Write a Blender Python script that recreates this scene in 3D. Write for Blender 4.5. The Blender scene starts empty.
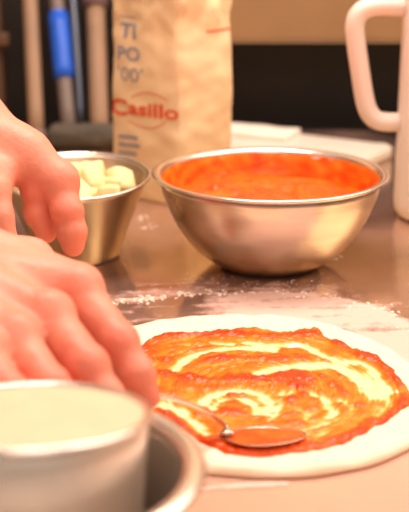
import bpy, bmesh, math, random
import numpy as np
from mathutils import Vector, Matrix, noise as mnoise

random.seed(7)
SC = bpy.context.scene
COL = SC.collection
R = math.radians

# ------------------------------------------------------------------ camera
CAM_H, FPX, PITCH = 0.363, 1100.0, R(17.6)
CAMP = Vector((0, 0, CAM_H))
FW = Vector((0, math.cos(PITCH), -math.sin(PITCH)))
UP = Vector((0, math.sin(PITCH), math.cos(PITCH)))
cd = bpy.data.cameras.new('camera')
cam = bpy.data.objects.new('camera', cd)
COL.objects.link(cam)
cam.location = CAMP
cam.rotation_euler = (R(90) - PITCH, 0, 0)
cd.sensor_width = 36
cd.lens = FPX / 512 * 36
cd.clip_start = 0.02
cd.dof.use_dof = True
cd.dof.focus_distance = 0.94
cd.dof.aperture_fstop = 6.0
SC.camera = cam

# ------------------------------------------------------------------ light
SC.view_settings.view_transform = 'Standard'
SC.view_settings.look = 'None'
SC.view_settings.gamma = 1
SC.view_settings.exposure = 0.12
SC.cycles.use_denoising = True
SC.cycles.max_bounces = 8
w = bpy.data.worlds.new('room_air')
SC.world = w
w.use_nodes = True
bgn = w.node_tree.nodes['Background']
bgn.inputs[0].default_value = (1.0, 0.80, 0.67, 1)
bgn.inputs[1].default_value = 0.36


def area(name, loc, target, sx, sy, power, col):
    l = bpy.data.lights.new(name, 'AREA')
    l.shape = 'RECTANGLE'
    l.size, l.size_y = sx, sy
    l.energy = power
    l.color = col
    o = bpy.data.objects.new(name, l)
    COL.objects.link(o)
    o.location = loc
    o.rotation_euler = (Vector(target) - Vector(loc)).to_track_quat('-Z', 'Y').to_euler()
    return o


area('ceiling_light_right', (1.05, 1.0, 1.40), (0.0, 0.95, 0.0), 1.8, 1.5, 30, (1.0, 0.82, 0.71))
area('ceiling_light_rear', (-0.05, 1.25, 1.35), (0.05, 1.1, 0.0), 0.8, 0.35, 18, (1.0, 0.82, 0.72))
area('fill_light_front', (0.05, -0.35, 1.30), (-0.05, 1.2, 0.1), 0.9, 0.5, 7, (1.0, 0.82, 0.70))  # added fill from the camera side, brightens the bag's printed face


# ------------------------------------------------------------------ helpers
def P(px, py, d):
    """point seen at (px, py) of the photograph, d metres in front of the lens"""
    return CAMP + d * (FW + Vector(((px - 204.5) / FPX, 0, 0)) - UP * ((py - 256) / FPX))


def G(px, py, z=0.0):
    """point of the horizontal plane z seen at (px, py)"""
    v = P(px, py, 1) - CAMP
    return CAMP + v * ((z - CAM_H) / v.z)


def lin(c):
    return tuple((x / 12.92 if x <= 0.04045 else ((x + 0.055) / 1.055) ** 2.4) for x in (v / 255 for v in c))


def mat(name, rgb, rough=0.5, metal=0.0, var=0.0, vscale=20, bump=0.0, bscale=60, sss=0.0, sssr=(1, .3, .15), sscale=.01, spec=0.5, stretch=None):
    m = bpy.data.materials.new(name)
    m.use_nodes = True
    nt = m.node_tree
    b = nt.nodes['Principled BSDF']
    c = lin(rgb) + (1,)
    b.inputs['Base Color'].default_value = c
    b.inputs['Roughness'].default_value = rough
    b.inputs['Metallic'].default_value = metal
    b.inputs['Specular IOR Level'].default_value = spec
    if sss:
        b.inputs['Subsurface Weight'].default_value = sss
        b.inputs['Subsurface Radius'].default_value = sssr
        b.inputs['Subsurface Scale'].default_value = sscale
    tc = nt.nodes.new('ShaderNodeTexCoord')
    vec = tc.outputs['Object']
    if stretch:
        mp = nt.nodes.new('ShaderNodeMapping')
        mp.inputs['Scale'].default_value = stretch
        nt.links.new(vec, mp.inputs[0])
        vec = mp.outputs[0]
    if var:
        n = nt.nodes.new('ShaderNodeTexNoise')
        n.inputs['Scale'].default_value = vscale
        n.inputs['Detail'].default_value = 4
        nt.links.new(vec, n.inputs['Vector'])
        r = nt.nodes.new('ShaderNodeValToRGB')
        r.color_ramp.elements[0].position = 0.3
        r.color_ramp.elements[1].position = 0.7
        r.color_ramp.elements[0].color = tuple(x * (1 - var) for x in c[:3]) + (1,)
        r.color_ramp.elements[1].color = tuple(min(1, x * (1 + var * .6)) for x in c[:3]) + (1,)
        nt.links.new(n.outputs['Fac'], r.inputs[0])
        nt.links.new(r.outputs[0], b.inputs['Base Color'])
    if bump:
        n = nt.nodes.new('ShaderNodeTexNoise')
        n.inputs['Scale'].default_value = bscale
        n.inputs['Detail'].default_value = 5
        nt.links.new(vec, n.inputs['Vector'])
        bp = nt.nodes.new('ShaderNodeBump')
        bp.inputs['Strength'].default_value = bump
        bp.inputs['Distance'].default_value = 0.004
        nt.links.new(n.outputs['Fac'], bp.inputs['Height'])
        nt.links.new(bp.outputs[0], b.inputs['Normal'])
    return m


def link(name, me, m=None, parent=None, smooth=True):
    o = bpy.data.objects.new(name, me)
    COL.objects.link(o)
    if m is not None:
        me.materials.append(m)
    if smooth:
        me.polygons.foreach_set('use_smooth', [True] * len(me.polygons))
    if parent is not None:
        o.parent = parent
    return o


def mesh(name, verts, faces, m=None, parent=None, smooth=True):
    me = bpy.data.meshes.new(name)
    me.from_pydata([tuple(v) for v in verts], [], [tuple(f) for f in faces])
    me.update()
    return link(name, me, m, parent, smooth)


def frombm(name, bm, m=None, parent=None, smooth=True):
    bmesh.ops.recalc_face_normals(bm, faces=bm.faces)
    me = bpy.data.meshes.new(name)
    bm.to_mesh(me)
    bm.free()
    return link(name, me, m, parent, smooth)


def tag(o, label=None, cat=None, group=None, kind=None):
    if label: o['label'] = label
    if cat: o['category'] = cat
    if group: o['group'] = group
    if kind: o['kind'] = kind
    return o


def empty(name, loc, rot=(0, 0, 0)):
    o = bpy.data.objects.new(name, None)
    o.empty_display_size = .02
    COL.objects.link(o)
    o.location = loc
    o.rotation_euler = rot
    return o


def box(name, lo, hi, m, parent=None, bevel=0.0, seg=3):
    bm = bmesh.new()
    bmesh.ops.create_cube(bm, size=1)
    for v in bm.verts:
        v.co = Vector((lo[i] + (v.co[i] + .5) * (hi[i] - lo[i]) for i in range(3)))
    if bevel:
        bmesh.ops.bevel(bm, geom=bm.edges[:], offset=bevel, segments=seg, profile=.5, affect='EDGES')
    o = frombm(name, bm, m, parent, smooth=bool(bevel))
    return o


def lathe(name, prof, m, parent=None, n=96, closed=False, wob=0.0):
    """surface of revolution of (r, z) points about local z"""
    V, F = [], []
    k = len(prof)
    for i in range(n):
        a = 2 * math.pi * i / n
        for (r, z) in prof:
            rr = r * (1 + wob * math.sin(3 * a + z * 40))
            V.append((rr * math.cos(a), rr * math.sin(a), z))
    kk = k if closed else k - 1
    for i in range(n):
        j = (i + 1) % n
        for q in range(kk):
            q2 = (q + 1) % k
            F.append((i * k + q, j * k + q, j * k + q2, i * k + q2))
    bm = bmesh.new()
    vs = [bm.verts.new(v) for v in V]
    for f in F:
        bm.faces.new([vs[q] for q in f])
    bmesh.ops.remove_doubles(bm, verts=bm.verts, dist=1e-6)
    return frombm(name, bm, m, parent)


def spline(pts, n):
    """Catmull-Rom through pts (tuples), n samples per span"""
    pts = [np.array(p, float) for p in pts]
    q = [2 * pts[0] - pts[1]] + pts + [2 * pts[-1] - pts[-2]]
    out = []
    for i in range(1, len(q) - 2):
        for s in range(n):
            t = s / n
            a, b, c, d = q[i - 1], q[i], q[i + 1], q[i + 2]
            out.append(.5 * (2 * b + (c - a) * t + (2 * a - 5 * b + 4 * c - d) * t * t + (3 * b - a - 3 * c + d) * t ** 3))
    out.append(pts[-1])
    return out


def tube(name, path, rad, m, parent=None, n=16, flat=1.0, ref=(0, 1, 0), caps=True):
    """swept tube; rad number or list; flat scales the cross-section along ref"""
    path = [Vector(p) for p in path]
    rads = rad if isinstance(rad, (list, tuple)) else [rad] * len(path)
    V, F = [], []
    ref = Vector(ref)
    for i, p in enumerate(path):
        t = (path[min(i + 1, len(path) - 1)] - path[max(i - 1, 0)]).normalized()
        a = (ref - t * ref.dot(t)).normalized()
        b = t.cross(a)
        for k in range(n):
            an = 2 * math.pi * k / n
            V.append(p + a * math.cos(an) * rads[i] * flat + b * math.sin(an) * rads[i])
    for i in range(len(path) - 1):
        for k in range(n):
            F.append((i * n + k, i * n + (k + 1) % n, (i + 1) * n + (k + 1) % n, (i + 1) * n + k))
    if caps:
        F.append(tuple(range(n))[::-1])
        F.append(tuple(range((len(path) - 1) * n, len(path) * n)))
    bm = bmesh.new()
    vs = [bm.verts.new(v) for v in V]
    for f in F:
        bm.faces.new([vs[q] for q in f])
    return frombm(name, bm, m, parent)


# signed-distance figures, meshed with surface nets
def smin(a, b, k):
    if k <= 0:
        return np.minimum(a, b)
    h = np.maximum(k - np.abs(a - b), 0) / k
    return np.minimum(a, b) - h * h * k * .25


class Field:
    def __init__(self, lo, hi, h):
        self.lo, self.h = np.array(lo, np.float32), h
        ax = [np.arange(lo[i], hi[i] + h, h, dtype=np.float32) for i in range(3)]
        self.X, self.Y, self.Z = np.meshgrid(*ax, indexing='ij')

    def cone(self, a, b, ra, rb, sq=None):
        a, b = np.array(a, np.float32), np.array(b, np.float32)
        ab = b - a
        L = float(ab @ ab) + 1e-12
        x, y, z = self.X - a[0], self.Y - a[1], self.Z - a[2]
        t = np.clip((x * ab[0] + y * ab[1] + z * ab[2]) / L, 0, 1)
        return np.sqrt((x - t * ab[0]) ** 2 + (y - t * ab[1]) ** 2 + (z - t * ab[2]) ** 2) - (ra + t * (rb - ra))

    def ell(self, c, r):
        q = np.sqrt(((self.X - c[0]) / r[0]) ** 2 + ((self.Y - c[1]) / r[1]) ** 2 + ((self.Z - c[2]) / r[2]) ** 2)
        return (q - 1) * min(r)

    def chain(self, pts, rs, k):
        d = None
        for i in range(len(pts) - 1):
            c = self.cone(pts[i], pts[i + 1], rs[i], rs[i + 1])
            d = c if d is None else smin(d, c, k)
        return d

    def nets(self, D):
        n = D.shape
        neg = D < 0
        cn = [(i, j, k) for i in (0, 1) for j in (0, 1) for k in (0, 1)]
        sl = lambda A, c: A[c[0]:n[0] - 1 + c[0], c[1]:n[1] - 1 + c[1], c[2]:n[2] - 1 + c[2]]
        cnt = sum(sl(neg, c).astype(np.int8) for c in cn)
        mask = (cnt > 0) & (cnt < 8)
        idx = -np.ones(mask.shape, np.int64)
        I = np.argwhere(mask)
        idx[mask] = np.arange(len(I))
        vals = {c: sl(D, c)[mask] for c in cn}
        acc = np.zeros((len(I), 3)); num = np.zeros(len(I))
        for c in cn:
            for ax in range(3):
                if c[ax] == 0:
                    e = list(c); e[ax] = 1; e = tuple(e)
                    a, b = vals[c], vals[e]
                    cr = (a < 0) != (b < 0)
                    t = np.where(cr, a / np.where(cr, a - b, 1), 0)
                    p = np.tile(np.array(c, float), (len(I), 1)); p[:, ax] = t
                    acc += p * cr[:, None]; num += cr
        V = (I + acc / num[:, None]) * self.h + self.lo
        F = []
        for ax in range(3):
            o1, o2 = (ax + 1) % 3, (ax + 2) % 3
            s0 = [slice(None)] * 3; s1 = [slice(None)] * 3
            s0[ax] = slice(0, n[ax] - 1); s1[ax] = slice(1, n[ax])
            A, B = neg[tuple(s0)], neg[tuple(s1)]
            E = np.argwhere(A != B)
            ok = (E[:, o1] > 0) & (E[:, o2] > 0) & (E[:, o1] < n[o1] - 1) & (E[:, o2] < n[o2] - 1)
            E = E[ok]
            fl = A[E[:, 0], E[:, 1], E[:, 2]]
            def cell(d1, d2):
                q = E.copy(); q[:, o1] += d1; q[:, o2] += d2
                return idx[q[:, 0], q[:, 1], q[:, 2]]
            Q = np.stack([cell(-1, -1), cell(0, -1), cell(0, 0), cell(-1, 0)], 1)
            Q[~fl] = Q[~fl][:, ::-1]
            F.append(Q)
        return V, np.concatenate(F)


def nz(x, y, z=0.0):
    return mnoise.noise(Vector((x, y, z)))


# ------------------------------------------------------------------ materials
M_WALL = mat('dark_back_wall', (34, 25, 20), .6, var=.4, vscale=4)
M_CREAMWALL = mat('cream_wall', (212, 186, 150), .7, var=.08, vscale=3)
M_FLOOR = mat('floor_tiles', (120, 88, 66), .5, var=.2, vscale=6)
M_CAB = mat('beige_steel', (158, 122, 84), .45, var=.12, vscale=5)
M_STEEL = mat('brushed_steel', (222, 204, 188), .28, 1.0, var=.08, vscale=14, bump=.04, bscale=50, stretch=(1, 1, 8))
M_CUPSTEEL = mat('satin_steel', (224, 206, 182), .33, 1.0, var=.14, vscale=12, bump=.05, bscale=40)
M_RIM = mat('polished_rim_steel', (236, 224, 214), .24, 1.0)
M_DULLSTEEL = mat('dull_steel', (240, 226, 212), .48, 1.0, var=.12, vscale=20)
M_SPOON = mat('spoon_steel', (220, 205, 190), .16, 1.0)
M_PAPER = mat('kraft_paper', (246, 212, 166), .75, var=.06, vscale=18, bump=.25, bscale=30, spec=.3)
M_BLUEINK = mat('blue_ink', (150, 152, 168), .7)
M_REDINK = mat('red_ink', (232, 92, 50), .7)
M_PLASTIC = mat('white_plastic', (246, 226, 212), .35, sss=.3, sssr=(1, .8, .6), sscale=.02)
M_BOARD = mat('white_board', (226, 212, 196), .45, var=.06, vscale=25)
M_DOUGH = mat('raw_dough', (246, 224, 198), .62, var=.05, vscale=35, bump=.25, bscale=60, sss=.25, sssr=(1, .8, .5), sscale=.006, spec=.3)
M_CHEESE = mat('pale_cheese', (250, 228, 168), .5, var=.16, vscale=60, bump=.3, bscale=120, sss=.3, sssr=(1, .8, .4), sscale=.006)
M_CREAM = mat('pale_cream', (228, 192, 158), .6, var=.06, vscale=30, bump=.25, bscale=45, spec=.3)
M_CLOTH = mat('dark_cloth', (84, 74, 62), .85, var=.3, vscale=25, bump=.5, bscale=120)
M_POLE = mat('pale_pole', (160, 126, 98), .6, var=.15, vscale=8)
M_GREYPOLE = mat('grey_pole', (120, 104, 96), .5, var=.15, vscale=8)
M_DARKSTEEL = mat('dark_steel_tube', (96, 100, 112), .35, .8)
M_BLUE = mat('blue_rubber', (26, 92, 208), .45, var=.15, vscale=20)
M_MAUVE = mat('mauve_cap', (120, 92, 90), .6)
M_DARKWOOD = mat('dark_wood', (92, 62, 40), .6, var=.25, vscale=8)
M_SHIRT = mat('white_cotton', (225, 218, 208), .85, bump=.2, bscale=30)
M_TROUSER = mat('dark_trousers', (40, 38, 42), .85)
M_HAIR = mat('brown_hair', (58, 38, 26), .6, bump=.6, bscale=140)


def skin_material():
    m = mat('skin', (230, 150, 124), .46, var=.10, vscale=28, bump=.22, bscale=130, sss=.35, sssr=(1, .32, .16), sscale=.008, spec=.4)
    nt = m.node_tree
    b = nt.nodes['Principled BSDF']
    src = b.inputs['Base Color'].links[0].from_socket
    at = nt.nodes.new('ShaderNodeAttribute'); at.attribute_name = 'flush'
    mx = nt.nodes.new('ShaderNodeMix'); mx.data_type = 'RGBA'
    nt.links.new(at.outputs['Fac'], mx.inputs[0])
    nt.links.new(src, mx.inputs[6])
    mx.inputs[7].default_value = lin((224, 108, 82)) + (1,)
    nt.links.new(mx.outputs[2], b.inputs['Base Color'])
    return m


M_SKIN = skin_material()


def sauce_material(name, attr):
    m = bpy.data.materials.new(name)
    m.use_nodes = True
    nt = m.node_tree
    b = nt.nodes['Principled BSDF']
    tc = nt.nodes.new('ShaderNodeTexCoord')
    n = nt.nodes.new('ShaderNodeTexNoise')
    n.inputs['Scale'].default_value = 90 if attr else 45
    n.inputs['Detail'].default_value = 6
    nt.links.new(tc.outputs['Object'], n.inputs['Vector'])
    ramp = nt.nodes.new('ShaderNodeValToRGB')
    cr = ramp.color_ramp
    cr.elements[0].position = 0.0
    cr.elements[0].color = lin((248, 214, 172)) + (1,)
    cr.elements[1].position = 1.0
    cr.elements[1].color = lin((210, 60, 4)) + (1,)
    for pos, c in ((.16, (248, 196, 120)), (.32, (242, 146, 48)), (.55, (236, 114, 18)), (.80, (224, 84, 8))):
        e = cr.elements.new(pos)
        e.color = lin(c) + (1,)
    if attr:
        at = nt.nodes.new('ShaderNodeAttribute'); at.attribute_name = attr
        base = at.outputs['Fac']
    ma = nt.nodes.new('ShaderNodeMath'); ma.operation = 'MULTIPLY_ADD'
    nt.links.new(n.outputs['Fac'], ma.inputs[0])
    ma.inputs[1].default_value = .36 if attr else .75
    ad = nt.nodes.new('ShaderNodeMath'); ad.operation = 'ADD'
    if attr:
        nt.links.new(base, ma.inputs[2])
    else:
        ma.inputs[2].default_value = .76
    nt.links.new(ma.outputs[0], ad.inputs[0])
    ad.inputs[1].default_value = -.18 if attr else -.375
    nt.links.new(ad.outputs[0], ramp.inputs[0])
    nt.links.new(ramp.outputs[0], b.inputs['Base Color'])
    b.inputs['Roughness'].default_value = .3
    b.inputs['Specular IOR Level'].default_value = .3
    b.inputs['Subsurface Weight'].default_value = .15
    b.inputs['Subsurface Radius'].default_value = (1, .25, .05)
    b.inputs['Subsurface Scale'].default_value = .004
    bp = nt.nodes.new('ShaderNodeBump')
    bp.inputs['Strength'].default_value = .35
    bp.inputs['Distance'].default_value = .003
    n2 = nt.nodes.new('ShaderNodeTexNoise')
    n2.inputs['Scale'].default_value = 160
    n2.inputs['Detail'].default_value = 3
    nt.links.new(tc.outputs['Object'], n2.inputs['Vector'])
    nt.links.new(n2.outputs['Fac'], bp.inputs['Height'])
    nt.links.new(bp.outputs[0], b.inputs['Normal'])
    return m


M_SAUCE = sauce_material('spread_tomato_sauce', 'sauce_amount')
M_SAUCEBOWL = sauce_material('tomato_sauce_mass', None)


def counter_material():
    m = mat('worn_steel_counter', (206, 180, 140), .11, 1.0, var=.18, vscale=9, bump=.08, bscale=26)
    nt = m.node_tree
    b = nt.nodes['Principled BSDF']
    out = nt.nodes['Material Output']
    dust = nt.nodes.new('ShaderNodeBsdfDiffuse')
    dust.inputs[0].default_value = lin((232, 184, 166)) + (1,)
    tc = nt.nodes.new('ShaderNodeTexCoord')
    n = nt.nodes.new('ShaderNodeTexNoise')
    n.inputs['Scale'].default_value = 5
    n.inputs['Detail'].default_value = 8
    nt.links.new(tc.outputs['Object'], n.inputs['Vector'])
    mr = nt.nodes.new('ShaderNodeMapRange')
    mr.inputs[1].default_value = .3; mr.inputs[2].default_value = .75
    mr.inputs[3].default_value = .0; mr.inputs[4].default_value = .26
    nt.links.new(n.outputs['Fac'], mr.inputs[0])
    # the side of the worktop where the dough is worked is dusted more
    sp = nt.nodes.new('ShaderNodeSeparateXYZ')
    nt.links.new(tc.outputs['Object'], sp.inputs[0])
    mr2 = nt.nodes.new('ShaderNodeMapRange')
    mr2.inputs[1].default_value = .92; mr2.inputs[2].default_value = .74
    mr2.inputs[3].default_value = .0; mr2.inputs[4].default_value = .45
    nt.links.new(sp.outputs[1], mr2.inputs[0])
    ad = nt.nodes.new('ShaderNodeMath'); ad.operation = 'ADD'; ad.use_clamp = True
    nt.links.new(mr.outputs[0], ad.inputs[0])
    nt.links.new(mr2.outputs[0], ad.inputs[1])
    mx = nt.nodes.new('ShaderNodeMixShader')
    nt.links.new(ad.outputs[0], mx.inputs[0])
    nt.links.new(b.outputs[0], mx.inputs[1])
    nt.links.new(dust.outputs[0], mx.inputs[2])
    nt.links.new(mx.outputs[0], out.inputs[0])
    return m


M_COUNTER = counter_material()


def flour_material():
    m = bpy.data.materials.new('flour_film')
    m.use_nodes = True
    nt = m.node_tree
    out = nt.nodes['Material Output']
    nt.nodes.remove(nt.nodes['Principled BSDF'])
    d = nt.nodes.new('ShaderNodeBsdfDiffuse')
    d.inputs[0].default_value = lin((242, 204, 188)) + (1,)
    tr = nt.nodes.new('ShaderNodeBsdfTransparent')
    at = nt.nodes.new('ShaderNodeAttribute'); at.attribute_name = 'cover'
    tc = nt.nodes.new('ShaderNodeTexCoord')
    n = nt.nodes.new('ShaderNodeTexNoise')
    n.inputs['Scale'].default_value = 75
    n.inputs['Detail'].default_value = 8
    n.inputs['Roughness'].default_value = .65
    nt.links.new(tc.outputs['Object'], n.inputs['Vector'])
    s = nt.nodes.new('ShaderNodeMath'); s.operation = 'SUBTRACT'
    nt.links.new(at.outputs['Fac'], s.inputs[0])
    nt.links.new(n.outputs['Fac'], s.inputs[1])
    mr = nt.nodes.new('ShaderNodeMapRange')
    mr.inputs[1].default_value = -.30; mr.inputs[2].default_value = .26; mr.inputs[4].default_value = .80
    nt.links.new(s.outputs[0], mr.inputs[0])
    mx = nt.nodes.new('ShaderNodeMixShader')
    nt.links.new(mr.outputs[0], mx.inputs[0])
    nt.links.new(tr.outputs[0], mx.inputs[1])
    nt.links.new(d.outputs[0], mx.inputs[2])
    nt.links.new(mx.outputs[0], out.inputs[0])
    return m


M_FLOURFILM = flour_material()
M_FLOUR = mat('loose_flour', (255, 240, 224), .9, spec=.1)

# ------------------------------------------------------------------ setting
tag(box('floor', (-2.2, -1.2, -.94), (2.2, 2.3, -.9), M_FLOOR), kind='structure')
tag(box('wall_back', (-2.2, 2.0, -.9), (2.2, 2.1, .40), M_WALL), kind='structure')
tag(box('wall_back_upper', (-2.2, 2.0, .40), (2.2, 2.1, 1.7), M_CREAMWALL), kind='structure')
tag(box('wall_left', (-2.3, -1.2, -.9), (-2.2, 2.1, 1.7), M_CREAMWALL), kind='structure')
tag(box('wall_right', (2.2, -1.2, -.9), (2.3, 2.1, 1.7), M_CREAMWALL), kind='structure')

counter = empty('counter', (0, 0, -.9))
tag(counter, 'long stainless steel worktop dusted with flour under the bowls and pizza', 'counter')
box('worktop', (-.47, .24, .862), (1.5, 1.86, .9), M_COUNTER, counter, .004)
box('base_cabinet', (-.42, .30, .0), (1.45, 1.84, .862), M_CAB, counter, .004)

cabinet = empty('wall_cabinet', (.55, 1.86, .150))
tag(cabinet, 'beige steel cabinet hung on the dark wall above the white board', 'cabinet')
box('cabinet_body', (-.62, .0, .0), (.95, .14, .42), M_CAB, cabinet, .004)
box('bottom_lip', (-.62, -.004, -.003), (.95, .14, .0), M_CAB, cabinet, .003)
box('handle_rail', (-.55, -.03, .33), (.90, -.018, .345), M_STEEL, cabinet, .003)

# ------------------------------------------------------------------ poles and rack behind the counter
def leaning_pole(name, label, top, bottom, r, m, cat='pole'):
    (x0, y0), (x1, y1) = top, bottom
    b = G(x1, y1, 0)
    b.z = 0.0
    t = P(x0, y0, 1.0) - CAMP
    tt = CAMP + t * (1.93 / t.y)
    root = empty(name, b)
    tag(root, label, cat)
    return root, b, tt


def pole_piece(name, root, b, t, f0, f1, r, m, flat=1.0):
    a = (t - b) * f0
    c = (t - b) * f1
    n = 6
    return tube(name, [a + (c - a) * i / n for i in range(n + 1)], r, m, root, 20, flat)


root, b, t = leaning_pole('wooden_pole', 'pale wooden pole, leftmost of the upright poles behind the hands', (28, -40), (37, 139), .0, None)
pole_piece('shaft', root, b, t, .0, 1.0, .0128, M_POLE)
pole_piece('ferrule', root, b, t, .0, .04, .0155, M_GREYPOLE)
root, b, t = leaning_pole('gripped_pole', 'grey pole with a bright blue grip leaning on the wall', (53, -40), (70, 139), 0, None)
pole_piece('shaft', root, b, t, .0, 1.0, .0125, M_GREYPOLE)
g = pole_piece('grip', root, b, t, .33, .68, .0168, M_BLUE)
g['label'] = 'blue rubber grip'
pole_piece('grip_cap', root, b, t, .68, .70, .0150, M_BLUE)
root, b, t = leaning_pole('steel_tube', 'thin dark steel tube between the blue grip and the capped pole', (70, -40), (82, 136), 0, None)
pole_piece('shaft', root, b, t, .0, 1.0, .0085, M_DARKSTEEL)
pole_piece('end_cap', root, b, t, .0, .03, .0095, M_MAUVE)
root, b, t = leaning_pole('capped_pole', 'pale pole with a mauve cap, nearest to the flour bag', (94, -40), (100, 139), 0, None)
pole_piece('shaft', root, b, t, .0, .73, .0155, M_POLE)
c = pole_piece('cap', root, b, t, .73, 1.0, .0215, M_MAUVE)
c['label'] = 'mauve cap on the top end'

rack = empty('wooden_rack', (-.40, 1.90, 0))
tag(rack, 'dark wooden rack at the back behind the forearm', 'rack')
for x in (-.10, .045):
    box('upright', (x - .010, -.012, -.9), (x + .010, .012, .42), M_DARKWOOD, rack, .003)
for z in (.15, .30):
    box('crossbar', (-.13, -.026, z - .011), (.07, -.012, z + .011), M_DARKWOOD, rack, .003)

# rolled dark cloth lying in front of the poles
cb = G(92, 153, 0)
prof = []
V, F = [], []
nl, na = 40, 36
for i in range(nl + 1):
    s = i / nl
    x = -.072 + .20 * s
    e = 1 - max(0, 1 - min(s, 1 - s) / .10) ** 2.2
    for k in range(na):
        a = 2 * math.pi * k / na
        r = .0195 * (0.35 + .65 * math.sqrt(max(e, 0))) * (1 + .08 * nz(x * 30, math.cos(a) * 1.5, math.sin(a) * 1.5) + .03 * math.sin(a * 5 + 2 + x * 8))
        V.append((x, r * math.cos(a) * 1.25, 0.02 + r * math.sin(a)))
for i in range(nl):
    for k in range(na):
        F.append((i * na + k, i * na + (k + 1) % na, (i + 1) * na + (k + 1) % na, (i + 1) * na + k))
F.append(tuple(range(na))[::-1]); F.append(tuple(range(nl * na, nl * na + na)))
cl = mesh('rolled_cloth', V, F, M_CLOTH)
zmin = min(v[2] for v in V)
cl.location = (cb.x, cb.y + .03, -zmin)
tag(cl, 'dark grey rolled cloth lying behind the small bowl beside the flour bag', 'cloth')

# ------------------------------------------------------------------ white board and folded sheet
A, B = G(226, 125, .016), G(397, 145, .016)
dx = (B - A); ang = math.atan2(dx.y, dx.x); Lb = dx.length
board = empty('cutting_board', (A.x, A.y, 0), (0, 0, ang))
tag(board, 'white plastic cutting board lying behind the sauce bowl', 'cutting board')
def rounded_slab(name, x0, y0, x1, y1, z0, z1, rc, m, parent, bev=.003):
    bm = bmesh.new()
    pts = []
    for (cx, cy, a0) in ((x1 - rc, y1 - rc, 0), (x0 + rc, y1 - rc, 90), (x0 + rc, y0 + rc, 180), (x1 - rc, y0 + rc, 270)):
        for k in range(9):
            a = R(a0 + 90 * k / 8)
            pts.append((cx + rc * math.cos(a), cy + rc * math.sin(a)))
    vs = [bm.verts.new((x, y, z0)) for x, y in pts]
    f = bm.faces.new(vs)
    r = bmesh.ops.extrude_face_region(bm, geom=[f])
    for v in r['geom']:
        if isinstance(v, bmesh.types.BMVert):
            v.co.z = z1
    es = [e for e in bm.edges if abs(e.verts[0].co.z - e.verts[1].co.z) < 1e-7]
    bmesh.ops.bevel(bm, geom=es, offset=bev, segments=3, profile=.5, affect='EDGES')
    return frombm(name, bm, m, parent)
rounded_slab('slab', -.02, -.20, Lb, 0, 0, .016, .025, M_BOARD, board)
rim_b = rounded_slab('raised_edge', Lb - .034, -.19, Lb - .006, -.01, .0155, .0185, .012, M_BOARD, board, .001)

ps = G(262, 131, .017)
V, F = [], []
nx_, ny_ = 16, 10
for lay in (0, 1):
    for i in range(nx_ + 1):
        for j in range(ny_ + 1):
            x, y = -.075 + .125 * i / nx_, -.035 + .07 * j / ny_
            z = (.0095 + .003 * nz(x * 30, y * 30, 2.0) if lay else .0006)
            V.append((x, y, z))
N1 = (nx_ + 1) * (ny_ + 1)
ii = lambda l, i, j: l * N1 + i * (ny_ + 1) + j
for i in range(nx_):
    for j in range(ny_):
        F.append((ii(1, i, j), ii(1, i + 1, j), ii(1, i + 1, j + 1), ii(1, i, j + 1)))
        F.append((ii(0, i, j), ii(0, i, j + 1), ii(0, i + 1, j + 1), ii(0, i + 1, j)))
for i in range(nx_):
    F.append((ii(0, i, 0), ii(0, i + 1, 0), ii(1, i + 1, 0), ii(1, i, 0)))
    F.append((ii(0, i + 1, ny_), ii(0, i, ny_), ii(1, i, ny_), ii(1, i + 1, ny_)))
for j in range(ny_):
    F.append((ii(0, 0, j + 1), ii(0, 0, j), ii(1, 0, j), ii(1, 0, j + 1)))
    F.append((ii(0, nx_, j), ii(0, nx_, j + 1), ii(1, nx_, j + 1), ii(1, nx_, j)))
M_SHEET = mat('white_cloth', (240, 226, 210), .8)
sh = mesh('folded_cloth', V, F, M_SHEET)
sh.location = (ps.x, ps.y - .03, .0155)
sh.rotation_euler = (0, 0, ang + .1)
tag(sh, 'folded white cloth lying on the left end of the cutting board', 'cloth')

# ------------------------------------------------------------------ flour bag
BC = Vector((-.031, 1.345, 0))               # near vertical corner
TH = R(40)
dL = Vector((-math.cos(TH), math.sin(TH), 0))    # along the printed face, away from the corner
dR = Vector((math.sin(TH), math.cos(TH), 0))     # along the plain face
LL, LR, BH = .119, .109, .285
nL, nR = -Vector((math.sin(TH), math.cos(TH), 0)), Vector((math.cos(TH), -math.sin(TH), 0))


def bag_pt(u, z):
    """u runs 0..4 round the bag: 0-1 the printed face (from its far left end to the near corner), 1-2 the plain face"""
    per = [BC + dL * LL, BC, BC + dR * LR, BC + dR * LR + dL * LL]
    nr = [nL, nR, -nL, -nR]
    u = u % 4
    i = int(u); f = u - i
    p = per[i].lerp(per[(i + 1) % 4], f)
    e = min(f, 1 - f)
    c = BC + dR * LR / 2 + dL * LL / 2
    # rounded vertical corners
    rc = .14
    if e < rc:
        k = (1 - e / rc) ** 2
        p = p.lerp(c, .045 * k)
    n = nr[i]
    zz = z / BH
    bulge = .006 * math.sin(math.pi * f) * math.sin(math.pi * min(1, max(0, zz)) ** .8)
    wr = .0035 * nz(p.x * 16, p.y * 16, z * 14) + .0016 * nz(p.x * 45, p.y * 45, z * 60)
    if zz > .55:                                    # slack paper near the top
        s = (zz - .55) / .45
        wr += s * (.010 * nz(f * 2.4 + i * 3.1, z * 30, 4.0) + .004 * nz(f * 7 + i, z * 55, 9.0))
    q = p + n * (bulge + wr)
    # waist below the folded top, slight taper at the foot
    k = 1 - .05 * math.exp(-((zz - .80) / .10) ** 2) - .035 * math.exp(-(zz / .05) ** 2)
    q = c + (q - c) * k
    return Vector((q.x, q.y, z))


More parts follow.
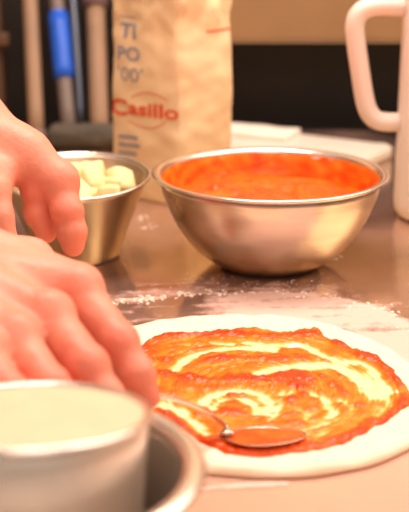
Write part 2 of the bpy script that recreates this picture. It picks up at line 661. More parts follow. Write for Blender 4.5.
V, F = [], []
NU, NZ = 160, 90
for j in range(NZ + 1):
    z = .0005 + BH * j / NZ
    for i in range(NU):
        V.append(bag_pt(4 * i / NU, z))
for j in range(NZ):
    for i in range(NU):
        a, b2 = j * NU + i, j * NU + (i + 1) % NU
        F.append((a, b2, b2 + NU, a + NU))
F.append(tuple(range(NU))[::-1])
bag = mesh('flour_bag', V, F, M_PAPER)
tag(bag, 'tall tan paper bag of flour with blue and red printing', 'bag')
# folded-over top of the bag (closes it)
cc = BC + dR * LR / 2 + dL * LL / 2
bm = bmesh.new()
rows = []
for (s, z) in ((1.0, BH), (1.012, BH + .012), (.99, BH + .022), (.7, BH + .028), (.3, BH + .031), (.02, BH + .032)):
    row = []
    for i in range(NU):
        q = bag_pt(4 * i / NU, BH)
        q = cc + (q - cc) * s
        row.append(bm.verts.new((q.x, q.y, z + .003 * nz(q.x * 40, q.y * 40, z * 20) * (s < 1))))
    rows.append(row)
for r0, r1 in zip(rows, rows[1:]):
    for i in range(NU):
        bm.faces.new((r0[i], r0[(i + 1) % NU], r1[(i + 1) % NU], r1[i]))
bm.faces.new(rows[-1])
frombm('folded_top', bm, M_PAPER, bag)


def bag_px(u, z):
    q = bag_pt(u, z) - CAMP
    d = q.dot(FW)
    return 204.5 + FPX * q.x / d, 256 - FPX * q.dot(UP) / d


def bag_uv(px, py, face=0):
    """surface coordinates of the bag that stand at a place of the photograph"""
    lo, hi = face + .0, face + 1.0
    u, z = face + .5, .15
    for _ in range(12):
        x, y = bag_px(u, z)
        eu = bag_px(u + .01, z); ez = bag_px(u, z + .002)
        u = min(hi, max(lo, u + .7 * .01 * (px - x) / (eu[0] - x)))
        z = z + .7 * .002 * (py - y) / (ez[1] - y)
    return u, z


def bag_print(name, polys, m, label=None, off=.0008):
    """polys: (verts2d, faces) in face units: u along the bag, z up"""
    V, F = polys
    VV = []
    for (u, z) in V:
        p = bag_pt(u, z)
        pu = bag_pt(u + .01, z) - bag_pt(u - .01, z)
        pz = bag_pt(u, z + .004) - bag_pt(u, z - .004)
        n = pu.cross(pz).normalized()
        VV.append(p + n * off)
    o = mesh(name, VV, F, m, bag, smooth=False)
    if label:
        o['label'] = label
    return o


def text_mesh(s, size_z, width, u0, z0, shear=0.0, bold=.0):
    """text laid on the printed face, lower left at (u0, z0)"""
    cu = bpy.data.curves.new('txt', 'FONT')
    cu.body = s
    cu.size = 1.0
    cu.resolution_u = 6
    cu.offset = bold
    o = bpy.data.objects.new('txt', cu)
    COL.objects.link(o)
    dg = bpy.context.evaluated_depsgraph_get()
    me = bpy.data.meshes.new_from_object(o.evaluated_get(dg))
    bpy.data.objects.remove(o)
    bm = bmesh.new()
    bm.from_mesh(me)
    bpy.data.meshes.remove(me)
    bmesh.ops.triangulate(bm, faces=bm.faces)
    long_e = [e for e in bm.edges if e.calc_length() > .25]
    for _ in range(2):
        bmesh.ops.subdivide_edges(bm, edges=[e for e in bm.edges if e.calc_length() > .16], cuts=1)
    bmesh.ops.triangulate(bm, faces=bm.faces)
    xs = [v.co.x for v in bm.verts]; ys = [v.co.y for v in bm.verts]
    x0, x1, y0, y1 = min(xs), max(xs), min(ys), max(ys)
    V = []
    for v in bm.verts:
        fx = (v.co.x - x0) / (x1 - x0); fy = (v.co.y - y0) / (y1 - y0)
        V.append((u0 + (fx * width) / LL, z0 + fy * size_z + fx * width * shear))
    bm.verts.index_update()
    F = [[v.index for v in f.verts] for f in bm.faces]
    bm.free()
    return V, F


def place_text(s, x0, yb0, x1, yt, m, part, label, bold=.02):
    """x0..x1 and base / top rows in the photograph give the size on the paper"""
    u0, z0 = bag_uv(x0, yb0)
    u1, z1 = bag_uv(x0, yt)
    u2, z2 = bag_uv(x1, yb0 + (x1 - x0) * .14)
    wdt = (u2 - u0) * LL
    V, F = text_mesh(s, z1 - z0, wdt, u0, z0, 0.0, bold)
    return bag_print(part, (V, F), m, label)


def strip(pts, w, face):
    """thin printed line through photograph points on a face"""
    uv = [bag_uv(x, y, face) for x, y in pts]
    uv = [tuple(q) for q in spline(uv, 4)]
    V, F = [], []
    for i, (u, z) in enumerate(uv):
        a = uv[min(i + 1, len(uv) - 1)]; b3 = uv[max(i - 1, 0)]
        du, dz = (a[0] - b3[0]) * LL, a[1] - b3[1]
        l = math.hypot(du, dz) or 1
        V += [(u - dz / l * w / LL, z + du / l * w), (u + dz / l * w / LL, z - du / l * w)]
    for i in range(len(uv) - 1):
        F.append((2 * i + 1, 2 * i + 3, 2 * i + 2, 2 * i))
    return V, F


place_text('TI', 119, 37, 136, 22, M_BLUEINK, 'printed_lettering', 'blue-grey letters TI')
place_text('PO', 118, 59, 140, 45, M_BLUEINK, 'printed_lettering', 'blue-grey letters PO')
place_text("'00'", 117.5, 79, 143, 65, M_BLUEINK, 'printed_lettering', 'blue-grey double zero in quotes', -.005)
place_text('C', 112.5, 113, 128, 96.5, M_REDINK, 'printed_lettering', 'large red initial C', .035)
place_text('asillo', 129, 114, 179, 100, M_REDINK, 'printed_lettering', 'red lettering after the initial C', .03)
bag_print('printed_line', strip([(120, 16), (128, 16.5), (137, 18)], .0007, 0), M_BLUEINK)
bag_print('printed_arc', strip([(132, 97), (142, 93), (152, 93.5), (162, 97), (168, 101)], .0006, 0), M_REDINK)
bag_print('printed_arc', strip([(128, 120), (140, 126), (150, 128.5), (160, 126), (166, 121)], .0006, 0), M_REDINK)
for yb, x1 in ((139, 138), (147, 140), (155, 137)):
    bag_print('small_print', strip([(119, yb - 3), (128, yb - 2), (x1, yb - .6)], .0022, 0), M_BLUEINK, 'faded blue printed block')
bag_print('printed_line', strip([(206, 31.5), (216, 30.5), (229, 28)], .0012, 1), M_REDINK, 'thin red printed line')

# ------------------------------------------------------------------ sauce bowl
bc = Vector((.0685, 1.122, 0))
bowl = empty('mixing_bowl', bc)
tag(bowl, 'wide stainless steel bowl full of red tomato sauce standing behind the pizza', 'bowl')
outer = spline([(.040, .0005), (.055, .0025), (.079, .020), (.099, .047), (.110, .072), (.1155, .092)], 8)
inner = [(r - .0022, z + .002) for r, z in outer]
profile = [(0.0001, .003)] + [(.038, .0005)] + [tuple(q) for q in outer] + [tuple(q) for q in inner[::-1]] + [(0.0001, .006)]
lathe('bowl_shell', profile, M_STEEL, bowl, 128)
lipc = [(.1135, .0905), (.1160, .0945), (.1205, .0960), (.1232, .0975), (.1236, .0995), (.1215, .1003), (.1160, .0992), (.1128, .0962)]
lathe('rolled_rim', lipc, M_RIM, bowl, 128, closed=True)

SL = .0725                                                # sauce level
bm = bmesh.new()
Rs = .1068
rows = []
nr_, na = 60, 160
for i in range(nr_ + 1):
    row = []
    for k in range(na):
        a = 2 * math.pi * k / na
        r = Rs * i / nr_
        x, y = r * math.cos(a), r * math.sin(a)
        h = .0042 * nz(x * 26, y * 40, 1.0) + .0022 * nz(x * 80, y * 80, 3.0) + .0014 * nz(x * 150, y * 150, 5)
        lump = max(0, nz(x * 45 + 8, y * 45, 7.0) - .25) * .012
        edge = min(1, (Rs - r) / .02)
        row.append(bm.verts.new((x, y, SL + (h + lump) * edge - .002 * (1 - edge))))
    rows.append(row)
for r0, r1 in zip(rows, rows[1:]):
    for k in range(na):
        bm.faces.new((r0[k], r1[k], r1[(k + 1) % na], r0[(k + 1) % na]))
bmesh.ops.remove_doubles(bm, verts=bm.verts, dist=1e-6)
sauce = frombm('tomato_sauce', bm, M_SAUCEBOWL)
sauce.location = bc
tag(sauce, 'thick red tomato sauce filling the wide steel bowl', 'sauce')
# sauce left on the inner wall above the level
def wall_r(z):
    pts = [(r - .0024, zz + .002) for r, zz in outer]
    for (r0, z0), (r1, z1) in zip(pts, pts[1:]):
        if z0 <= z <= z1:
            return r0 + (r1 - r0) * (z - z0) / (z1 - z0)
    return pts[-1][0]
V, F, Dn = [], [], []
na, nh = 240, 14
for k in range(na):
    a = 2 * math.pi * k / na
    top = .0900 + .0075 * nz(math.cos(a) * 3.2, math.sin(a) * 3.2, 2.0) + .004 * nz(math.cos(a) * 11, math.sin(a) * 11, 6.0)
    top = min(.0953, max(.084, top + .0055))
    for j in range(nh + 1):
        s = j / nh
        z = .070 + (top - .070) * s
        th = .0016 * (1 - s) ** .6 + .0007 * max(0, nz(math.cos(a) * 14, math.sin(a) * 14, z * 160)) * (1 - s)
        r = wall_r(z) - .0003 - th
        V.append((r * math.cos(a), r * math.sin(a), z))
        Dn.append(min(1, max(0, .72 - .25 * s ** 3 + .35 * nz(math.cos(a) * 6, math.sin(a) * 6, z * 120))))
for k in range(na):
    for j in range(nh):
        a, b2 = k * (nh + 1) + j, ((k + 1) % na) * (nh + 1) + j
        F.append((a, a + 1, b2 + 1, b2))
sm = mesh('sauce_smear', V, F, M_SAUCE, sauce)
at_ = sm.data.attributes.new('sauce_amount', 'FLOAT', 'POINT')
at_.data.foreach_set('value', Dn)

# ------------------------------------------------------------------ tapered bowl with cheese chunks
cupc = Vector((-.138, 1.150, 0))
CT = R(5.0)
cup = empty('tapered_bowl', cupc, (CT, 0, 0))
cup.location = cupc + Vector((0, 0, .0455 * math.sin(CT)))
tag(cup, 'tapered steel bowl of pale cheese chunks tipped a little towards the pizza', 'bowl')
co = spline([(.0455, .0), (.0500, .012), (.0600, .040), (.0700, .066), (.0775, .085)], 6)
ci = [(r - .0018, z + .0012) for r, z in co]
lathe('bowl_shell', [(.0001, .002), (.042, .0012)] + [tuple(q) for q in co] + [tuple(q) for q in ci[::-1]] + [(.0001, .004)], M_CUPSTEEL, cup, 96)
lathe('rolled_rim', [(.0766, .0845), (.0785, .0855), (.0808, .0866), (.0815, .0878), (.0808, .0890), (.0785, .0887), (.0762, .0868)], M_RIM, cup, 96, closed=True)

def chunk_mesh(seed):
    rnd = random.Random(seed)
    bm = bmesh.new()
    bmesh.ops.create_cube(bm, size=1)
    for v in bm.verts:
        v.co = Vector([c * (1 + rnd.uniform(-.28, .28)) for c in v.co])
    bmesh.ops.subdivide_edges(bm, edges=bm.edges[:], cuts=3, use_grid_fill=True)
    for v in bm.verts:
        v.co = v.co.lerp(v.co.normalized() * .62, .32) + v.co.normalized() * .08 * nz(v.co.x * 3 + seed, v.co.y * 3, v.co.z * 3)
    bmesh.ops.recalc_face_normals(bm, faces=bm.faces)
    me = bpy.data.meshes.new('cheese_chunk')
    bm.to_mesh(me); bm.free()
    me.polygons.foreach_set('use_smooth', [True] * len(me.polygons))
    me.materials.append(M_CHEESE)
    return me
chm = [chunk_mesh(s) for s in range(5)]
cm = Matrix.Translation(cup.location) @ Matrix.Rotation(CT, 4, 'X')
rnd = random.Random(11)
placed = []
for layer, (z, rmax, cnt) in enumerate(((.046, .036, 12), (.062, .043, 22), (.075, .050, 22), (.086, .028, 6))):
    for q in range(cnt):
        for _ in range(60):
            a, r = rnd.uniform(0, 6.283), rmax * math.sqrt(rnd.random())
            p = Vector((r * math.cos(a), r * math.sin(a) - .004, z - .22 * max(0, r * math.sin(a)) + rnd.uniform(-.003, .003)))
            if all((p - o).length > .0165 for o in placed):
                placed.append(p)
                o = bpy.data.objects.new('cheese_chunk', chm[rnd.randrange(5)])
                COL.objects.link(o)
                s = rnd.uniform(.020, .026)
                o.matrix_world = cm @ Matrix.Translation(p) @ Matrix.Rotation(rnd.uniform(0, 6), 4, Vector((rnd.random() - .5, rnd.random() - .5, rnd.random() - .5)).normalized()) @ Matrix.Diagonal((s, s * rnd.uniform(.8, 1.1), s * rnd.uniform(.7, 1), 1))
                tag(o, 'pale yellow cheese chunk heaped in the tapered steel bowl', 'cheese', 'cheese chunks in the tapered bowl')
                break

# ------------------------------------------------------------------ white pitcher
pd = 1.33
pb = Vector((.2925, 1.305, 0))
pit = empty('pitcher', pb)
tag(pit, 'white plastic pitcher with a large loop handle at the right edge', 'pitcher')
pr = [(.0001, .003), (.045, .002), (.0545, .003), (.0590, .010), (.0603, .022), (.0606, .12), (.0612, .30), (.0625, .325), (.0610, .327), (.0590, .30), (.0582, .12), (.0570, .02), (.0500, .008), (.0001, .007)]
lathe('pitcher_body', pr, M_PLASTIC, pit, 96)
hp = [(402, 7), (385, 6), (370, 8), (361, 14), (357, 25), (358, 42), (362, 70), (366, 95), (370, 110), (377, 119), (388, 122), (402, 122)]
path = []
for (x, y) in [(x - 2, y) for x, y in hp]:
    v = P(x, y, 1) - CAMP
    q = CAMP + v * (pb.y / v.y)
    path.append(Vector((q.x - pb.x, 0, q.z)))
path[0].x = path[-1].x = -.0595
path = [Vector(q) for q in spline([tuple(q) for q in path], 5)]
tube('handle', path, .0113, M_PLASTIC, pit, 20, 1.15, (0, 1, 0))

# ------------------------------------------------------------------ pizza
DO = [(75, 352), (100, 337), (130, 327), (160, 321), (200, 317), (260, 316), (310, 321), (355, 334), (385, 346), (409, 362), (430, 380), (438, 402), (428, 428), (409, 447), (370, 462), (335, 469), (266, 474), (205, 469), (150, 456), (105, 437), (72, 410), (64, 380)]
pc = G(252, 397, 0)
dpts = [G(x, y, .005) - pc for x, y in DO]
dang = np.array([math.atan2(v.y, v.x) for v in dpts]); drad = np.array([math.hypot(v.x, v.y) for v in dpts])
o_ = np.argsort(dang); dang, drad = dang[o_], drad[o_]
dang = np.concatenate([dang - 2 * math.pi, dang, dang + 2 * math.pi]); drad = np.tile(drad, 3)
def dough_r(a):
    ww = np.exp(-((dang - a) / .18) ** 2)
    return float((np.interp(a, dang, drad) * .6 + .4 * (ww @ drad) / ww.sum())) + .0018 * nz(math.cos(a) * 5, math.sin(a) * 5, 1)
pizza = empty('pizza', (pc.x, pc.y, 0))
tag(pizza, 'raw pizza base spread with tomato sauce lying on the floured counter', 'pizza')
bm = bmesh.new()
na = 256
prof = [(.0, .0052), (.2, .0052), (.4, .0054), (.6, .0056), (.75, .006), (.84, .0068), (.90, .0082), (.945, .0088), (.975, .0078), (.992, .0055), (1.0, .0030), (.99, .0010), (.97, .0002), (.5, .0002), (0, .0002)]
rows = []
for (s, z) in prof:
    row = []
    for k in range(na):
        a = 2 * math.pi * k / na
        a2 = a if a <= math.pi else a - 2 * math.pi
        r = dough_r(a2) * s
        x, y = r * math.cos(a), r * math.sin(a)
        zz = z
        if z > .003:
            zz += (.0012 * nz(x * 30, y * 30, 3) + .0008 * nz(x * 70, y * 70, 5)) * (1.6 if s > .8 else 1)
        row.append(bm.verts.new((x, y, zz)))
    rows.append(row)
for r0, r1 in zip(rows, rows[1:]):
    for k in range(na):
        bm.faces.new((r0[k], r1[k], r1[(k + 1) % na], r0[(k + 1) % na]))
bmesh.ops.remove_doubles(bm, verts=bm.verts, dist=1e-6)
frombm('dough', bm, M_DOUGH, pizza)

# the sauce: strokes of the spoon
ZS = .007
def W(pts):
    return [np.array((G(x, y, ZS) - pc)[:2]) for x, y in pts]
SO = [(128, 372), (138, 350), (150, 338), (175, 333), (200, 334), (230, 330), (255, 329), (290, 331), (318, 330), (328, 337), (345, 345), (362, 351), (378, 358), (392, 369), (402, 381), (413, 390), (416, 402), (400, 413), (369, 431), (335, 447), (300, 453), (262, 455), (232, 454), (212, 447), (192, 436), (171, 421), (150, 408), (134, 392)]
so = np.array(W(SO))
LIGHT = [  # thin places where the dough shows (polyline, width mm, depth)
    ([(172, 347), (185, 345), (198, 346)], 2.5, .5), ([(212, 343), (234, 344)], 2.2, .5),
    ([(246, 343), (275, 345), (304, 346), (322, 355), (338, 361), (362, 364), (376, 376), (388, 390)], 4.0, .8),
    ([(177, 370), (183, 361), (195, 355), (218, 350), (251, 348), (275, 350)], 3.4, .85),
    ([(258, 374), (272, 370), (292, 367), (321, 364), (345, 370), (362, 381), (374, 396)], 4.8, .85),
    ([(330, 366), (350, 372), (368, 384), (380, 392)], 6.0, .6),
    ([(203, 403), (212, 396), (226, 392), (245, 391), (260, 395), (269, 404), (266, 414)], 3.8, .9),
    ([(212, 409), (222, 401), (240, 399), (254, 405), (256, 413)], 2.6, .7),
    ([(150, 405), (165, 406), (180, 411), (196, 424), (206, 434)], 4.2, .85), ([(170, 398), (190, 402)], 3.0, .45),
    ([(282, 394), (305, 392), (322, 398), (332, 410), (322, 424), (300, 432)], 3.6, .6),
    ([(340, 400), (352, 410), (340, 424), (318, 436)], 3.2, .5), ([(290, 408), (304, 412), (306, 420)], 2.6, .4),
    ([(384, 396), (390, 404), (376, 416)], 3.0, .35), ([(214, 366), (238, 362), (262, 362)], 2.2, .3),
    ([(268, 422), (276, 414), (282, 402)], 2.6, .55), ([(218, 384), (250, 383), (284, 386)], 2.0, .3),
]
THICK = [
    ([(140, 352), (152, 341), (178, 337), (230, 335), (290, 336), (322, 336), (348, 350), (382, 365), (404, 386)], 4.5, .42),
    ([(140, 375), (165, 374), (200, 379), (250, 380), (290, 377), (312, 380)], 6.0, .45), ([(200, 361), (240, 358), (285, 359)], 5.0, .30),
    ([(160, 412), (185, 430), (215, 446), (262, 451), (305, 449), (345, 438), (380, 420), (404, 402)], 6.0, .34),
    ([(285, 383), (300, 388), (290, 400)], 7.0, .35), ([(222, 412), (236, 413)], 4.0, .35), ([(225, 437), (262, 448), (300, 442)], 5.0, .3),
    ([(360, 405), (330, 432)], 4.0, .2), ([(305, 372), (330, 380), (345, 395)], 3.5, .2), ([(150, 360), (165, 360)], 5.0, .3),
]
gx0, gy0 = so.min(0) - .004; gx1, gy1 = so.max(0) + .004
st = .00105
xs = np.arange(gx0, gx1, st); ys = np.arange(gy0, gy1, st)
GX, GY = np.meshgrid(xs, ys, indexing='ij')
def polydist(pts):
    d = np.full(GX.shape, 9.0)
    pts = [np.array(q) for q in spline(pts, 4)] if len(pts) > 2 else pts
    for a, b2 in zip(pts, pts[1:]):
        ab = b2 - a
        t = np.clip(((GX - a[0]) * ab[0] + (GY - a[1]) * ab[1]) / (ab @ ab + 1e-12), 0, 1)
        d = np.minimum(d, np.hypot(GX - a[0] - t * ab[0], GY - a[1] - t * ab[1]))
    return d
N1f = np.vectorize(lambda x, y: nz(x * 55, y * 55, 0.5))(GX, GY)
N2f = np.vectorize(lambda x, y: nz(x * 130, y * 130, 2.5))(GX, GY)
N3f = np.vectorize(lambda x, y: nz(x * 300, y * 300, 4.5))(GX, GY)
# spoon drag: fine streaks that follow the circular strokes round the middle
rr = np.hypot(GX - .006, GY * 1.0); aa = np.arctan2(GY, GX)
N4f = np.vectorize(lambda r, a: nz(r * 420, math.cos(a) * 2.0, math.sin(a) * 2.0))(rr, aa)
D = .58 + .22 * N1f + .16 * N2f + .24 * N4f + .08 * N3f
for pts, wd, dep in THICK:
    D += dep * np.exp(-(polydist(W(pts)) / (wd * .001 * 1.1)) ** 2)
for pts, wd, dep in LIGHT:
    dd = polydist(W(pts)) + .0012 * N2f + .001 * N4f
    D -= .92 * dep * np.exp(-(dd / (wd * .001 * 1.25)) ** 2)
# inside test and distance to the outline
ins = np.zeros(GX.shape, bool)
cl_ = np.array([q for q in spline([tuple(q) for q in so] + [tuple(so[0])], 4)])
for (x0, y0), (x1, y1) in zip(cl_[:-1], cl_[1:]):
    c = ((y0 > GY) != (y1 > GY)) & (GX < (x1 - x0) * (GY - y0) / (y1 - y0 + 1e-15) + x0)
    ins ^= c
ed = np.full(GX.shape, 9.0)
for a, b2 in zip(cl_[:-1], cl_[1:]):
    ab = b2 - a
    t = np.clip(((GX - a[0]) * ab[0] + (GY - a[1]) * ab[1]) / (ab @ ab + 1e-12), 0, 1)
    ed = np.minimum(ed, np.hypot(GX - a[0] - t * ab[0], GY - a[1] - t * ab[1]))
sd = np.where(ins, ed, -ed) + .0032 * N1f + .0018 * N2f
keep = sd > 0
D = np.clip(D, .0, 1)
fall = np.clip(sd / .003, 0, 1) ** .6
rng = np.clip(N3f, 0, 1)
HT = (.0004 + .0030 * D ** 1.3 + .0013 * np.clip(N2f, -.3, 1) * D + .0011 * rng * D) * fall - .0006 * (1 - fall)
base = np.full(GX.shape, .0058)
rloc = np.hypot(GX, GY) / .155
base += np.clip((rloc - .72) / .2, 0, 1) * .0022
vid = -np.ones(GX.shape, int)
pad = keep.copy()
pad[1:] |= keep[:-1]; pad[:-1] |= keep[1:]; pad[:, 1:] |= keep[:, :-1]; pad[:, :-1] |= keep[:, 1:]
vid[pad] = np.arange(pad.sum())
V = np.stack([GX[pad], GY[pad], (base + HT)[pad]], 1)
F = []
q = pad[:-1, :-1] & pad[1:, :-1] & pad[1:, 1:] & pad[:-1, 1:]
I = np.argwhere(q)
F = np.stack([vid[I[:, 0], I[:, 1]], vid[I[:, 0] + 1, I[:, 1]], vid[I[:, 0] + 1, I[:, 1] + 1], vid[I[:, 0], I[:, 1] + 1]], 1)
sp = mesh('sauce_layer', V.tolist(), F.tolist(), M_SAUCE, pizza)
at_ = sp.data.attributes.new('sauce_amount', 'FLOAT', 'POINT')
at_.data.foreach_set('value', D[pad].astype(np.float32))
sp['label'] = 'orange-red tomato sauce swirled over the dough'

# ------------------------------------------------------------------ flour on the counter
def inside_r(x, y):
    v = Vector((x, y, 0)) - pc
    return math.hypot(v.x, v.y) / dough_r(math.atan2(v.y, v.x))
RIDGE = [(112, 303), (140, 300), (165, 297), (200, 293), (235, 295), (270, 294), (310, 296), (350, 302), (378, 310), (409, 325), (440, 345)]
ridge = [np.array(G(x, y, 0)[:2]) for x, y in RIDGE]
ridge = [np.array(q) for q in spline(ridge, 6)]
st2 = .0022
xs = np.arange(-.22, .34, st2); ys = np.arange(.56, 1.08, st2)
FX, FY = np.meshgrid(xs, ys, indexing='ij')
dr = np.full(FX.shape, 9.0)
for a, b2 in zip(ridge, ridge[1:]):
    ab = b2 - a
    t = np.clip(((FX - a[0]) * ab[0] + (FY - a[1]) * ab[1]) / (ab @ ab + 1e-12), 0, 1)
    dr = np.minimum(dr, np.hypot(FX - a[0] - t * ab[0], FY - a[1] - t * ab[1]))
rel = np.vectorize(inside_r)(FX, FY)
rx = np.array([q[0] for q in ridge]); ry = np.array([q[1] for q in ridge])
below = FY < np.interp(FX, rx, ry)
nzf = np.vectorize(lambda x, y: nz(x * 22, y * 34, 8))(FX, FY)
nzg = np.vectorize(lambda x, y: nz(x * 90, y * 90, 3))(FX, FY)
nzh = np.vectorize(lambda x, y: nz(x * 14 + y * 9, y * 120 - x * 12, 11))(FX, FY)
cov = .30 * np.exp(-((rel - 1) / .05) ** 2) * (rel > 1)
right = np.clip((FX + .015) / .05, 0, 1)
cov = np.maximum(cov, np.where(below & (FY > .82), .68 * right + .16, 0))
cov = np.maximum(cov, (.62 + .25 * nzf) * np.exp(-(dr / .008) ** 2))
cov = np.maximum(cov, .30 * np.exp(-((rel - 1) / .05) ** 2) * (rel > 1))
cov = np.maximum(cov, np.where(~below, .46 * np.exp(-(dr / .06) ** 2), 0) * np.clip(1.2 - np.abs(FX - .03) / .16, 0, 1))
cov *= np.clip((2.0 - rel) / .35, 0, 1) * np.clip((FY - .78) / .07, 0, 1)
# streaks in front of the pizza
for pts, wd, a in (([(190, 491), (235, 487), (285, 485)], .004, .75), ([(200, 478), (270, 480), (340, 473), (400, 455)], .005, .42), ([(120, 470), (190, 478)], .008, .5)):
    pp = [np.array(G(x, y, 0)[:2]) for x, y in pts]
    for p0, p1 in zip(pp, pp[1:]):
        ab = p1 - p0
        t = np.clip(((FX - p0[0]) * ab[0] + (FY - p0[1]) * ab[1]) / (ab @ ab), 0, 1)
        d = np.hypot(FX - p0[0] - t * ab[0], FY - p0[1] - t * ab[1])
        cov = np.maximum(cov, a * np.exp(-(d / wd) ** 2))
cov = np.where(cov > .06, np.clip(cov + .22 * nzf + .34 * nzh + .10 * nzg, 0, 1), 0)
cov[0, :] = cov[-1, :] = 0; cov[:, 0] = cov[:, -1] = 0
keep = (cov > .12) & (rel > 1.0)
vid = -np.ones(FX.shape, int); vid[keep] = np.arange(keep.sum())
ht = .0006 + .0012 * np.clip(cov - .45, 0, 1) * (1 + nzg)
q = keep[:-1, :-1] & keep[1:, :-1] & keep[1:, 1:] & keep[:-1, 1:]
I = np.argwhere(q)
F = np.stack([vid[I[:, 0], I[:, 1]], vid[I[:, 0] + 1, I[:, 1]], vid[I[:, 0] + 1, I[:, 1] + 1], vid[I[:, 0], I[:, 1] + 1]], 1)
fl = mesh('flour_dusting', np.stack([FX[keep], FY[keep], ht[keep]], 1).tolist(), F.tolist(), M_FLOURFILM)
at_ = fl.data.attributes.new('cover', 'FLOAT', 'POINT')
at_.data.foreach_set('value', cov[keep].astype(np.float32))
tag(fl, 'white flour dusted over the counter around the pizza', 'flour', kind='stuff')
# loose clumps
rnd = random.Random(5)
bm = bmesh.new()
def clump(x, y, s):
    r = bmesh.ops.create_icosphere(bm, subdivisions=1, radius=1, matrix=Matrix.Translation((x, y, s * .25)) @ Matrix.Rotation(rnd.uniform(0, 3), 4, 'Z') @ Matrix.Diagonal((s * rnd.uniform(.8, 2.2), s * rnd.uniform(.7, 1.2), s * .5, 1)))
for _ in range(260):
    q = ridge[rnd.randrange(len(ridge))]
    x, y = q[0] + rnd.gauss(0, .008), q[1] + rnd.gauss(0, .006)
    if inside_r(x, y) > 1.03:
        clump(x, y, rnd.uniform(.0006, .0020))
for _ in range(160):
    g_ = G(rnd.uniform(170, 330), 272 + 24 * rnd.random() ** .8, 0)
    if (g_ - bc).length > .062 and inside_r(g_.x, g_.y) > 1.05:
        clump(g_.x, g_.y, rnd.uniform(.0003, .0008))
for (cx, cy) in ((150, 227), (143, 217), (260, 269), (330, 256), (310, 262)):
    for _ in range(12):
        g_ = G(cx + rnd.gauss(0, 5), cy + rnd.gauss(0, 1.6), 0)
        if (g_ - bc).length > .062:
            clump(g_.x, g_.y, rnd.uniform(.0006, .0018))
fc = frombm('flour_crumbs', bm, M_FLOUR)
tag(fc, 'loose white flour crumbs scattered between the pizza and the sauce bowl', 'flour', kind='stuff')

# ------------------------------------------------------------------ spoon
sb = P(266, 434, .785)
sbg = G(266, 436, .0112)
spoon = empty('spoon', sbg)
tag(spoon, 'steel tablespoon resting in the sauce, handle held by the near hand', 'spoon')
# bowl of the spoon: egg-shaped, long axis mostly along x
V, F = [], []
nu, nv = 40, 14
LXs, LYs = .0285, .0180
yaw = R(4)
def spoon_pt(s, a, off):
    ca, sa = math.cos(a), math.sin(a)
    wdt = LYs * (1 - .16 * ca)
    x, y = LXs * s * ca, wdt * s * sa
    z = -.0080 * (1 - s * s) + off + .0012 - .10 * y - .0008
    return (x * math.cos(yaw) - y * math.sin(yaw), x * math.sin(yaw) + y * math.cos(yaw), z)
for lay, off in ((0, .0004), (1, -.0004)):
    for j in range(nv + 1):
        for k in range(nu):
            V.append(spoon_pt(j / nv, 2 * math.pi * k / nu, off))
LN = (nv + 1) * nu
for lay in (0, 1):
    for j in range(nv):
        for k in range(nu):
            a, b2 = lay * LN + j * nu + k, lay * LN + j * nu + (k + 1) % nu
            f = (a, a + nu, b2 + nu, b2)
            F.append(f if lay == 0 else f[::-1])
for k in range(nu):
    a, b2 = nv * nu + k, nv * nu + (k + 1) % nu
    F.append((a, a + LN, b2 + LN, b2))
bm = bmesh.new()
vs = [bm.verts.new(v) for v in V]
for f in F:
    try: bm.faces.new([vs[i] for i in f])
    except ValueError: pass
bmesh.ops.remove_doubles(bm, verts=bm.verts, dist=1e-6)
frombm('spoon_bowl', bm, M_SPOON, spoon)
hpts = [sbg + Vector((-.0275, -.001, .0012)), P(226, 427, .772), P(210, 415, .765), P(190, 404, .755), P(165, 397, .742), P(135, 394, .728), P(100, 397, .722), P(70, 402, .72)]
hpts = [Vector(q) for q in spline([tuple(q - sbg) for q in hpts], 6)]
nn = len(hpts)
rads = [.0058 - .0022 * min(1, i / 8) + .0024 * max(0, (i - 16) / (nn - 16)) for i in range(nn)]
tube('handle', hpts, rads, M_SPOON, spoon, 14, .42, (0, .5, 1))
# sauce caught in the spoon
V, F = [], []
for j in range(9):
    for k in range(nu):
        s = .93 * j / 8
        x, y, z = spoon_pt(s, 2 * math.pi * k / nu, .0007)
        lev = -.0012 + .0010 * nz(x * 120, y * 120, 2)
        V.append((x, y, max(z, lev) if j < 8 else z + .0001))
for j in range(8):
    for k in range(nu):
        a, b2 = j * nu + k, j * nu + (k + 1) % nu
        F.append((a, a + nu, b2 + nu, b2))
mesh('sauce_in_spoon', V, F, M_SAUCEBOWL, spoon)

# ------------------------------------------------------------------ foreground: filled tin in a bowl
ft = G(28, 424, .118)
fbowl = empty('serving_bowl', (ft.x + .004, ft.y + .004, 0))
tag(fbowl, 'round steel bowl at the bottom left holding a filled tin', 'bowl')
fo = spline([(.050, .0), (.058, .006), (.0655, .030), (.0715, .060), (.0755, .088)], 6)
fi = [(r - .0016, z + .0014) for r, z in fo]
lathe('bowl_shell', [(.0001, .0016), (.044, .0006)] + [tuple(q) for q in fo] + [tuple(q) for q in fi[::-1]] + [(.0001, .003)], M_DULLSTEEL, fbowl, 96)
rc_ = (.0788, .0900); rr_ = .0064
lathe('rolled_rim', [(rc_[0] + rr_ * math.cos(2 * math.pi * k / 14), rc_[1] + rr_ * .75 * math.sin(2 * math.pi * k / 14)) for k in range(14)], M_RIM, fbowl, 96, closed=True)
FT = R(9.0)
tin = empty('steel_tin', (ft.x, ft.y, .0085), (-FT, 0, 0))
tag(tin, 'round steel tin filled with pale cream sitting in the bottom left bowl', 'tin')
TH_ = .107
to = spline([(.050, .0), (.0525, .004), (.0555, .05), (.0585, TH_ - .002)], 6)
ti = [(r - .0014, z + .001) for r, z in to]
lathe('tin_shell', [(.0001, .0)] + [tuple(q) for q in to] + [tuple(q) for q in ti[::-1]] + [(.0001, .0015)], M_DULLSTEEL, tin, 96)
